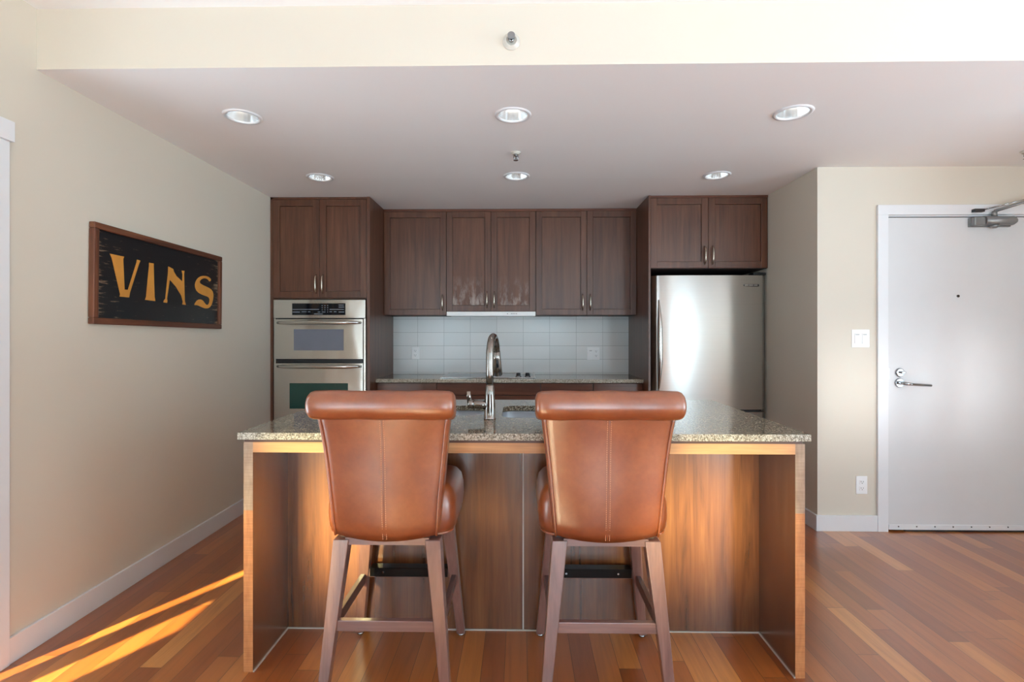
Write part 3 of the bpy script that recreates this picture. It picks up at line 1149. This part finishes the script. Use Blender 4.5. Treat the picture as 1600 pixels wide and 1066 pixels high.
bm = new_bm()
box(bm, IX0 + PT, IX1 - PT, IYP - 0.005, IYP, 0, 0.005)
box(bm, IX0 + PT, IX0 + PT + 0.005, IYF, IYP - 0.005, 0, 0.005)
box(bm, IX1 - PT - 0.005, IX1 - PT, IYF, IYP - 0.005, 0, 0.005)
t.part('floor_caulk', bm, 'caulk', label='pale caulk line along the floor')
for k in range(4):                                       # doors on the cook's side
    a = IX0 + PT + k * (IX1 - IX0 - 2 * PT) / 4
    b = IX0 + PT + (k + 1) * (IX1 - IX0 - 2 * PT) / 4
    t.part('door', B(a + 0.002, b - 0.002, IYB - 0.022, IYB, 0.10, 0.875), 'cab', bevel=0.002)
t.part('toe_kick', B(IX0 + PT, IX1 - PT, IYB - 0.10, IYB - 0.085, 0, 0.098), 'cabin')

# granite top with two bowl cut-outs
it = Thing('island_countertop', (0, 2.43, 0.897), 'speckled brown granite island top with an undermount sink cut into it', 'countertop')
BOWLS = [(-0.395, -0.165, 2.365, 2.690), (-0.090, 0.330, 2.300, 2.690)]


def rounded_rect(x0, x1, y0, y1, r, n=6):
    pts = []
    for cx_, cy_, a0 in ((x1 - r, y0 + r, -90), (x1 - r, y1 - r, 0), (x0 + r, y1 - r, 90), (x0 + r, y0 + r, 180)):
        for i in range(n + 1):
            a = R(a0 + 90 * i / n)
            pts.append((cx_ + r * math.cos(a), cy_ + r * math.sin(a)))
    return pts


def prism_z(bm, poly, z0, z1):
    a = [bm.verts.new((x, y, z0)) for x, y in poly]
    b = [bm.verts.new((x, y, z1)) for x, y in poly]
    bm.faces.new(a[::-1])
    bm.faces.new(b)
    for i in range(len(poly)):
        j = (i + 1) % len(poly)
        bm.faces.new((a[i], a[j], b[j], b[i]))
    return bm


slab = mesh_obj('slab', B(-1.082, 1.086, 1.935, 2.935, 0.897, 0.923), ['granite', 'graniteedge'])
cut(slab, [mesh_obj('cutter', prism_z(new_bm(), rounded_rect(*bw, 0.07), 0.85, 1.0), 'granite') for bw in BOWLS])
for p in slab.data.polygons:
    p.material_index = 1 if (abs(p.normal.z) < 0.5 and (p.center.x < -1.05 or p.center.x > 1.05 or p.center.y < 1.95 or p.center.y > 2.92)) else 0
    p.use_smooth = False
slab.data.transform(Matrix.Translation(-it.loc))
slab.parent = it.o

# ------------------------------------------------------------------ sink (undermount, two bowls)
sk = Thing('sink', (-0.03, 2.50, 0.70), 'stainless steel double-bowl undermount sink in the island top', 'sink')


def bowl(bw, depth):
    x0, x1, y0, y1 = bw
    bm = new_bm()
    prof = [(0.024, 0.894, 0.09), (-0.004, 0.894, 0.07), (-0.004, 0.880, 0.07), (0.006, 0.894 - depth + 0.03, 0.07), (0.03, 0.894 - depth, 0.06)]
    rings = []
    for ins, z, r in prof:
        e = -ins if ins > 0.02 and z > 0.89 else ins
        rings.append([bm.verts.new((x, y, z)) for x, y in rounded_rect(x0 + e, x1 - e, y0 + e, y1 - e, r)])
    for q in range(len(rings) - 1):
        m_ = len(rings[q])
        for k in range(m_):
            f = bm.faces.new((rings[q][k], rings[q][(k + 1) % m_], rings[q + 1][(k + 1) % m_], rings[q + 1][k]))
            f.smooth = q > 1
    bm.faces.new(rings[-1])
    return bm


for bw, dep in zip(BOWLS, (0.15, 0.20)):
    b_ = sk.part('bowl', bowl(bw, dep), 'sink')
    cx_, cy_ = (bw[0] + bw[1]) / 2, (bw[2] + bw[3]) / 2
    sk.part('drain', lathe(new_bm(), [(0, 0.045), (0.003, 0.043), (0.003, 0.03), (0.001, 0.028)], (cx_, cy_, 0.894 - dep), 'Z', 24), 'chrome', parent=b_)

# ------------------------------------------------------------------ faucet
FX, FY, FZ = -0.138, 2.268, 0.923
t = Thing('faucet', (FX, FY, FZ), 'brushed nickel gooseneck pull-down faucet standing on the island top by the sink', 'faucet')
body = t.part('faucet_body', lathe(new_bm(), [(0.0, 0.027), (0.004, 0.027), (0.006, 0.0255), (0.06, 0.0245), (0.105, 0.0215), (0.148, 0.0185), (0.150, 0.0165)], (FX, FY, FZ), 'Z', 28), 'faucet')
t.part('side_tube', tube(new_bm(), [(FX - 0.015, FY, FZ + 0.062), (FX - 0.035, FY, FZ + 0.063), (FX - 0.094, FY, FZ + 0.066)], [0.023, 0.0185, 0.0195], 20), 'faucet', parent=body)
lv = t.part('lever_handle', tube(new_bm(), [(FX - 0.072, FY, FZ + 0.0655), (FX - 0.095, FY, FZ + 0.067)], [0.0205, 0.0195], 20), 'faucet')
t.part('lever', tube(new_bm(), [(FX - 0.088, FY, FZ + 0.072), (FX - 0.093, FY - 0.002, FZ + 0.098), (FX - 0.094, FY - 0.003, FZ + 0.122)], [0.006, 0.005, 0.0045], 10, flat=(0.6, 2.0)), 'faucet', parent=lv)
# neck: straight up, then an arc towards the back and slightly right
pts = [(FX, FY, FZ + 0.145), (FX, FY, FZ + 0.20), (FX, FY, FZ + 0.257)]
rad = 0.090
ddx, ddy = 0.12, 0.993
for i in range(1, 17):
    a = R(180 - 170 * i / 16)
    off = rad + rad * math.cos(a)
    pts.append((FX + ddx * off, FY + ddy * off, FZ + 0.274 + rad * math.sin(a)))
t.part('gooseneck', tube(new_bm(), pts, 0.0165, 18), 'faucet')
e = Vector(pts[-1])
dv = (Vector(pts[-1]) - Vector(pts[-2])).normalized()
hd = t.part('spray_head', tube(new_bm(), [e - dv * 0.004, e + dv * 0.03, e + dv * 0.07, e + dv * 0.112, e + dv * 0.116], [0.0175, 0.0195, 0.0215, 0.0235, 0.020], 18), 'faucet')
t.part('spray_button', tube(new_bm(), [e + dv * 0.035 + Vector((0.002, -0.0175, 0)), e + dv * 0.075 + Vector((0.002, -0.0195, 0))], 0.006, 10), 'blackplastic', parent=hd)


# ================================================================== bar stools
def seat_bm(hw, y0, y1, z0, z1):
    """upholstered block: rounded plan corners, pillowed top, belly bulging a little"""
    bm = new_bm()
    lev = [(0.0, -0.028), (0.006, -0.012), (0.022, -0.004), (0.06, 0.0), (0.11, -0.002), (0.145, -0.010), (0.166, -0.026), (0.176, -0.055), (0.182, -0.11)]
    sc = (z1 - z0) / 0.182
    rings = []
    for h, ins in lev:
        poly = rounded_rect(-hw - ins, hw + ins, y0 - ins, y1 + ins, max(0.03, 0.075 + ins * 0.4), 8)
        rings.append([bm.verts.new((x, y, z0 + h * sc)) for x, y in poly])
    m_ = len(rings[0])
    for q in range(len(rings) - 1):
        for k in range(m_):
            f = bm.faces.new((rings[q][k], rings[q][(k + 1) % m_], rings[q + 1][(k + 1) % m_], rings[q + 1][k]))
            f.smooth = True
    bm.faces.new(rings[0][::-1])
    f = bm.faces.new(rings[-1])
    f.smooth = True
    return bm


# back profile: z, half width, y of rear face, thickness
BACK = [(0.585, 0.188, -0.190, 0.075), (0.64, 0.193, -0.199, 0.085), (0.72, 0.199, -0.205, 0.085), (0.80, 0.207, -0.208, 0.085),
        (0.87, 0.214, -0.212, 0.080), (0.94, 0.222, -0.220, 0.074), (1.00, 0.230, -0.232, 0.066), (1.05, 0.236, -0.244, 0.056)]


def back_at(z):
    for a, b in zip(BACK, BACK[1:]):
        if z <= b[0]:
            u = (z - a[0]) / (b[0] - a[0])
            return [a[i] + (b[i] - a[i]) * u for i in range(4)]
    return list(BACK[-1])


def rear_y(x, z):
    _, hw, yb, th = back_at(z)
    u = min(1, abs(x) / hw)
    return yb - 0.020 * (1 - u * u)


def back_bm():
    bm = new_bm()
    rings = []
    N = 14
    zs = [0.585 + i * (1.05 - 0.585) / 15 for i in range(16)]
    for zi, z in enumerate(zs):
        _, hw, yb, th = back_at(z)
        inset = 0.010 if zi == 0 else 0.0
        ring = []
        for i in range(N + 1):                       # rear face
            u = i / N * 2 - 1
            x = u * (hw - 0.006 - inset)
            sag = -0.018 * (1 - u * u) * max(0, 1 - zi / 3)
            ring.append((x, rear_y(x, z) + inset, z + sag))
        for yy in (yb + 0.006, yb + th * 0.5, yb + th - 0.01):    # right side
            ring.append((hw - inset, yy, z))
        for i in range(N + 1):                       # front face
            u = 1 - i / N * 2
            x = u * (hw - 0.012 - inset)
            ring.append((x, yb + th + 0.012 * (1 - u * u) - inset, z))
        for yy in (yb + th - 0.01, yb + th * 0.5, yb + 0.006):
            ring.append((-hw + inset, yy, z))
        rings.append([bm.verts.new(p) for p in ring])
    m_ = len(rings[0])
    for q in range(len(rings) - 1):
        for k in range(m_):
            f = bm.faces.new((rings[q][k], rings[q][(k + 1) % m_], rings[q + 1][(k + 1) % m_], rings[q + 1][k]))
            f.smooth = True
    bm.faces.new(rings[0][::-1])
    bm.faces.new(rings[-1])
    return bm


def roll_bm():
    bm = new_bm()
    hw, r = 0.253, 0.050
    prof = [(-hw, 0.026), (-hw + 0.003, 0.036), (-hw + 0.010, 0.0445), (-hw + 0.022, 0.049)]
    prof += [(-hw + 0.05 + i * (2 * hw - 0.10) / 12, r + 0.0012 * math.sin(i * 1.3)) for i in range(13)]
    prof += [(-a, b) for a, b in prof[3::-1]]
    lathe(bm, prof, (0, -0.248, 1.056), 'X', 28)
    # the scroll's front blends down into the back: widen the front-lower quadrant
    for v in bm.verts:
        if v.co.y > -0.235 and v.co.z < 1.05:
            v.co.z -= 0.012
            v.co.y += 0.006
    return bm


def build_stool(loc, label):
    st = Thing('bar_stool', (0, 0, 0), label, 'bar stool', 'leather bar stools at the island')
    seat = st.part('seat', seat_bm(0.238, -0.165, 0.232, 0.572, 0.752), 'leather', smooth=False)
    poly = rounded_rect(-0.226, 0.226, -0.153, 0.220, 0.066, 8)
    st.part('welt', tube(new_bm(), [(x, y, 0.577) for x, y in poly] + [(poly[0][0], poly[0][1], 0.577)], 0.0042, 8, cap=False), 'leather', parent=seat)
    back = st.part('backrest', back_bm(), 'leather')
    st.part('backrest_roll', roll_bm(), 'leather', parent=back)
    for s in (-1, 1):
        pts = []
        for i in range(18):
            z = 0.588 + i * (1.020 - 0.588) / 17
            hw = back_at(z)[1]
            pts.append((s * (hw - 0.009), rear_y(hw - 0.009, z) - 0.0015, z))
        st.part('piping', tube(new_bm(), pts, 0.0042, 8), 'leather', parent=back)
    pts = [(0, rear_y(0, 0.57 + i * 0.026) - 0.0002, 0.570 + i * 0.026) for i in range(18)]
    st.part('center_seam', tube(new_bm(), pts, 0.0016, 6), 'leather', parent=back)
    bm = new_bm()
    z = 0.578
    while z < 1.005:
        for s in (-0.0065, 0.0065):
            y = rear_y(s, z)
            box(bm, s - 0.0011, s + 0.0011, y - 0.0016, y + 0.002, z, z + 0.0045)
        z += 0.0078
    st.part('stitching', bm, 'thread', parent=back, label='two rows of tan stitches beside the back seam')
    # legs
    H = 0.566
    for sx_ in (-1, 1):
        for sy_ in (-1, 1):
            w0, w1 = (0.034, 0.055) if sy_ < 0 else (0.034, 0.050)
            lg = st.part('leg', taper(new_bm(), (sx_ * 0.219, sy_ * 0.214, 0.010), (sx_ * 0.164, sy_ * 0.158, H), w0, w1), 'leg', bevel=0.003)
            st.part('floor_glide', lathe(new_bm(), [(0, 0.013), (0.005, 0.013), (0.010, 0.008)], (sx_ * 0.219, sy_ * 0.214, 0.0), 'Z', 16), 'chrome', parent=lg)
    # seat frame
    bm = new_bm()
    box(bm, -0.150, 0.150, -0.178, -0.152, 0.546, 0.572)
    box(bm, -0.150, 0.150, 0.150, 0.172, 0.530, 0.572)
    box(bm, -0.178, -0.155, -0.140, 0.140, 0.530, 0.572)
    box(bm, 0.155, 0.178, -0.140, 0.140, 0.530, 0.572)
    st.part('seat_frame', bm, 'legx')
    # stretchers at z = .25 ... .29
    k = (0.268 - 0.01) / (H - 0.01)
    lx_, ly_ = 0.219 - 0.055 * k, 0.214 - 0.056 * k
    st.part('stretcher', B(-lx_ + 0.016, lx_ - 0.016, -ly_ - 0.011, -ly_ + 0.011, 0.248, 0.286), 'legx', bevel=0.002)
    fs = st.part('stretcher', B(-lx_ + 0.016, lx_ - 0.016, ly_ - 0.011, ly_ + 0.011, 0.262, 0.300), 'legx', bevel=0.002)
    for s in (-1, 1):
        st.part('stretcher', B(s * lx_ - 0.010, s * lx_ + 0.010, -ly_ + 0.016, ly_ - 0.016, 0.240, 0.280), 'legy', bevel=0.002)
    bm = new_bm()
    box(bm, -0.166, 0.166, ly_ - 0.014, ly_ - 0.011, 0.266, 0.303)
    box(bm, -0.166, 0.166, ly_ - 0.014, ly_ + 0.030, 0.300, 0.303)
    pl = st.part('foot_plate', bm, 'bronze', label='black metal kick plate on the front stretcher')
    for sx_ in (-0.11, 0.11):
        st.part('screw', lathe(new_bm(), [(0, 0.005), (-0.002, 0.004)], (sx_, ly_ - 0.014, 0.284), 'Y', 10), 'chrome', parent=pl)
    st.o.location = loc
    return st.o


stool = build_stool((-0.478, 1.998, 0), 'left one of the two cognac leather bar stools at the island, on the oven side')
copy_thing(stool, (0.302, 2.000, 0), 'right one of the two cognac leather bar stools at the island, on the refrigerator side')

# ================================================================== sign on the left wall
SC = Vector((-2.0, 2.870, 1.580))
t = Thing('wall_sign', (XL, SC.y, SC.z), 'black framed wooden sign with gold letters VINS on the left wall', 'sign')
t.part('board', B(XL + 0.006, XL + 0.016, SC.y - 0.490, SC.y + 0.480, SC.z - 0.222, SC.z + 0.222), 'black')
y0, y1, z0, z1, fw = SC.y - 0.517, SC.y + 0.507, SC.z - 0.240, SC.z + 0.240, 0.030
fr = t.part('frame_rail', B(XL + 0.002, XL + 0.030, y0, y1, z1 - fw, z1), 'frame', bevel=0.004)
t.part('frame_rail', B(XL + 0.002, XL + 0.030, y0, y1, z0, z0 + fw), 'frame', bevel=0.004)
t.part('frame_stile', B(XL + 0.002, XL + 0.030, y0, y0 + fw, z0 + fw, z1 - fw), 'framez', bevel=0.004)
t.part('frame_stile', B(XL + 0.002, XL + 0.030, y1 - fw, y1, z0 + fw, z1 - fw), 'framez', bevel=0.004)
LET = {
    'V': [(2.459, 1.686), (2.549, 1.686), (2.543, 1.673), (2.554, 1.52), (2.576, 1.521), (2.632, 1.667), (2.636, 1.685), (2.659, 1.683), (2.649, 1.663), (2.589, 1.506), (2.585, 1.483), (2.523, 1.482), (2.526, 1.494), (2.471, 1.666)],
    'I': [(2.723, 1.682), (2.757, 1.683), (2.757, 1.67), (2.766, 1.503), (2.772, 1.479), (2.696, 1.48), (2.703, 1.495), (2.723, 1.665)],
    'N': [(2.873, 1.684), (2.914, 1.675), (2.92, 1.66), (2.942, 1.638), (2.994, 1.612), (2.996, 1.657), (2.987, 1.676), (3.013, 1.678), (3.009, 1.658), (3.018, 1.498), (3.028, 1.476), (2.996, 1.476), (3.0, 1.494), (2.987, 1.527), (2.939, 1.575), (2.886, 1.61), (2.864, 1.499), (2.868, 1.489), (2.865, 1.476), (2.837, 1.477), (2.84, 1.488), (2.851, 1.498), (2.872, 1.654)],
    'S': [(3.257, 1.64), (3.279, 1.655), (3.254, 1.671), (3.209, 1.675), (3.154, 1.661), (3.119, 1.631), (3.109, 1.597), (3.133, 1.563), (3.192, 1.549), (3.242, 1.544), (3.262, 1.532), (3.257, 1.503), (3.237, 1.488), (3.214, 1.497), (3.192, 1.516), (3.16, 1.522), (3.128, 1.509), (3.102, 1.479), (3.138, 1.483), (3.181, 1.472), (3.231, 1.465), (3.273, 1.481), (3.296, 1.52), (3.303, 1.563), (3.288, 1.59), (3.248, 1.603), (3.192, 1.612), (3.157, 1.622), (3.162, 1.641), (3.203, 1.659), (3.242, 1.656)],
}
for ch, poly in LET.items():
    # round off the traced corners of the S once
    if ch == 'S':
        q = []
        for i in range(len(poly)):
            a, b = poly[i], poly[(i + 1) % len(poly)]
            q += [(a[0] * 0.75 + b[0] * 0.25, a[1] * 0.75 + b[1] * 0.25), (a[0] * 0.25 + b[0] * 0.75, a[1] * 0.25 + b[1] * 0.75)]
        poly = q
    t.part('letter', prism_yz(new_bm(), poly, XL + 0.016, XL + 0.0175), 'gold', label='gold painted letter %s' % ch)
t.o.rotation_euler = (R(-0.8), 0, 0)

# ================================================================== ceiling fixtures
ld = Thing('recessed_light', (0, 0, 0), 'x', 'ceiling light', 'recessed ceiling lights over the kitchen')
bm = new_bm()
n = 40
prof = [(0.003, 0.078), (-0.004, 0.080), (-0.006, 0.092), (-0.001, 0.093), (0.0, 0.093)]
trim = lathe(new_bm(), [(0.004, 0.073), (-0.004, 0.0725), (-0.007, 0.079), (-0.006, 0.089), (0.0, 0.093)], (0, 0, 0), 'Z', n, closed=False)
ld.part('trim_ring', trim, 'trim')
ld.part('reflector', lathe(new_bm(), [(0.002, 0.0725), (0.05, 0.066), (0.095, 0.050), (0.11, 0.034), (0.11, 0.001)], (0, 0, 0), 'Z', n, closed=False), 'reflector', label='mirror-bright reflector cone')
ld.part('bulb', lathe(new_bm(), [(0.108, 0.018), (0.085, 0.027), (0.062, 0.033), (0.052, 0.026), (0.050, 0.004)], (0, 0, 0), 'Z', 20), 'bulb')
LL = ['recessed chrome ceiling light nearest the beam, at the left wall side above the sign',
      'recessed chrome ceiling light nearest the beam in the middle, below the beam sprinkler',
      'recessed chrome ceiling light nearest the beam on the right side, toward the entry door',
      'small recessed chrome ceiling light in front of the tall oven cabinet',
      'recessed chrome ceiling light in front of the middle wall cabinets, behind the ceiling sprinkler',
      'recessed chrome ceiling light in front of the refrigerator cabinet']
for i, ((lx, ly), lab) in enumerate(zip(LIGHTS, LL)):
    if i == 0:
        ld.o.location = (lx, ly, ZK)
        ld.o['label'] = lab
    else:
        copy_thing(ld.o, (lx, ly, ZK), lab)


def sprinkler(name, loc, axis, sgn, label, r):
    t = Thing(name, loc, label, 'sprinkler')
    x, y, z = loc
    D = lambda prof: lathe(new_bm(), [(sgn * a, b) for a, b in prof], loc, axis, 24)
    t.part('escutcheon', D([(0, r), (0.004, r * 0.97), (0.006, r * 0.72), (0.014, r * 0.66), (0.014, r * 0.56), (0.004, r * 0.50)]), 'escutcheon')
    b_ = t.part('sprinkler_body', D([(0.010, 0.010), (0.020, 0.010), (0.022, 0.007)]), 'chrome')
    ax = Vector({'Z': (0, 0, 1), 'Y': (0, 1, 0)}[axis]) * sgn
    o = Vector(loc)
    for s in (-1, 1):
        q = Vector((s * 0.014, 0, 0))
        t.part('frame_arm', tube(new_bm(), [o + ax * 0.014 + q * 0.6, o + ax * 0.03 + q, o + ax * 0.045 + q * 0.3], 0.003, 8), 'chrome', parent=b_)
    t.part('fusible_link', tube(new_bm(), [o + ax * 0.02, o + ax * 0.045], 0.003, 8), 'darkgrey', parent=b_)
    t.part('deflector', D([(0.045, 0.014), (0.048, 0.015)]), 'chrome')


sprinkler('sprinkler_head', (-0.039, 2.10, 2.499), 'Y', -1, 'white round sprinkler head on the front of the cream beam', 0.036)
sprinkler('sprinkler_head', (-0.031, 3.112, ZK), 'Z', -1, 'small chrome pendant sprinkler head on the ceiling between two recessed lights', 0.030)
sprinkler('sprinkler_head', (3.045, 3.14, ZK), 'Z', -1, 'small sprinkler head on the ceiling at the right edge, in front of the entry door', 0.030)
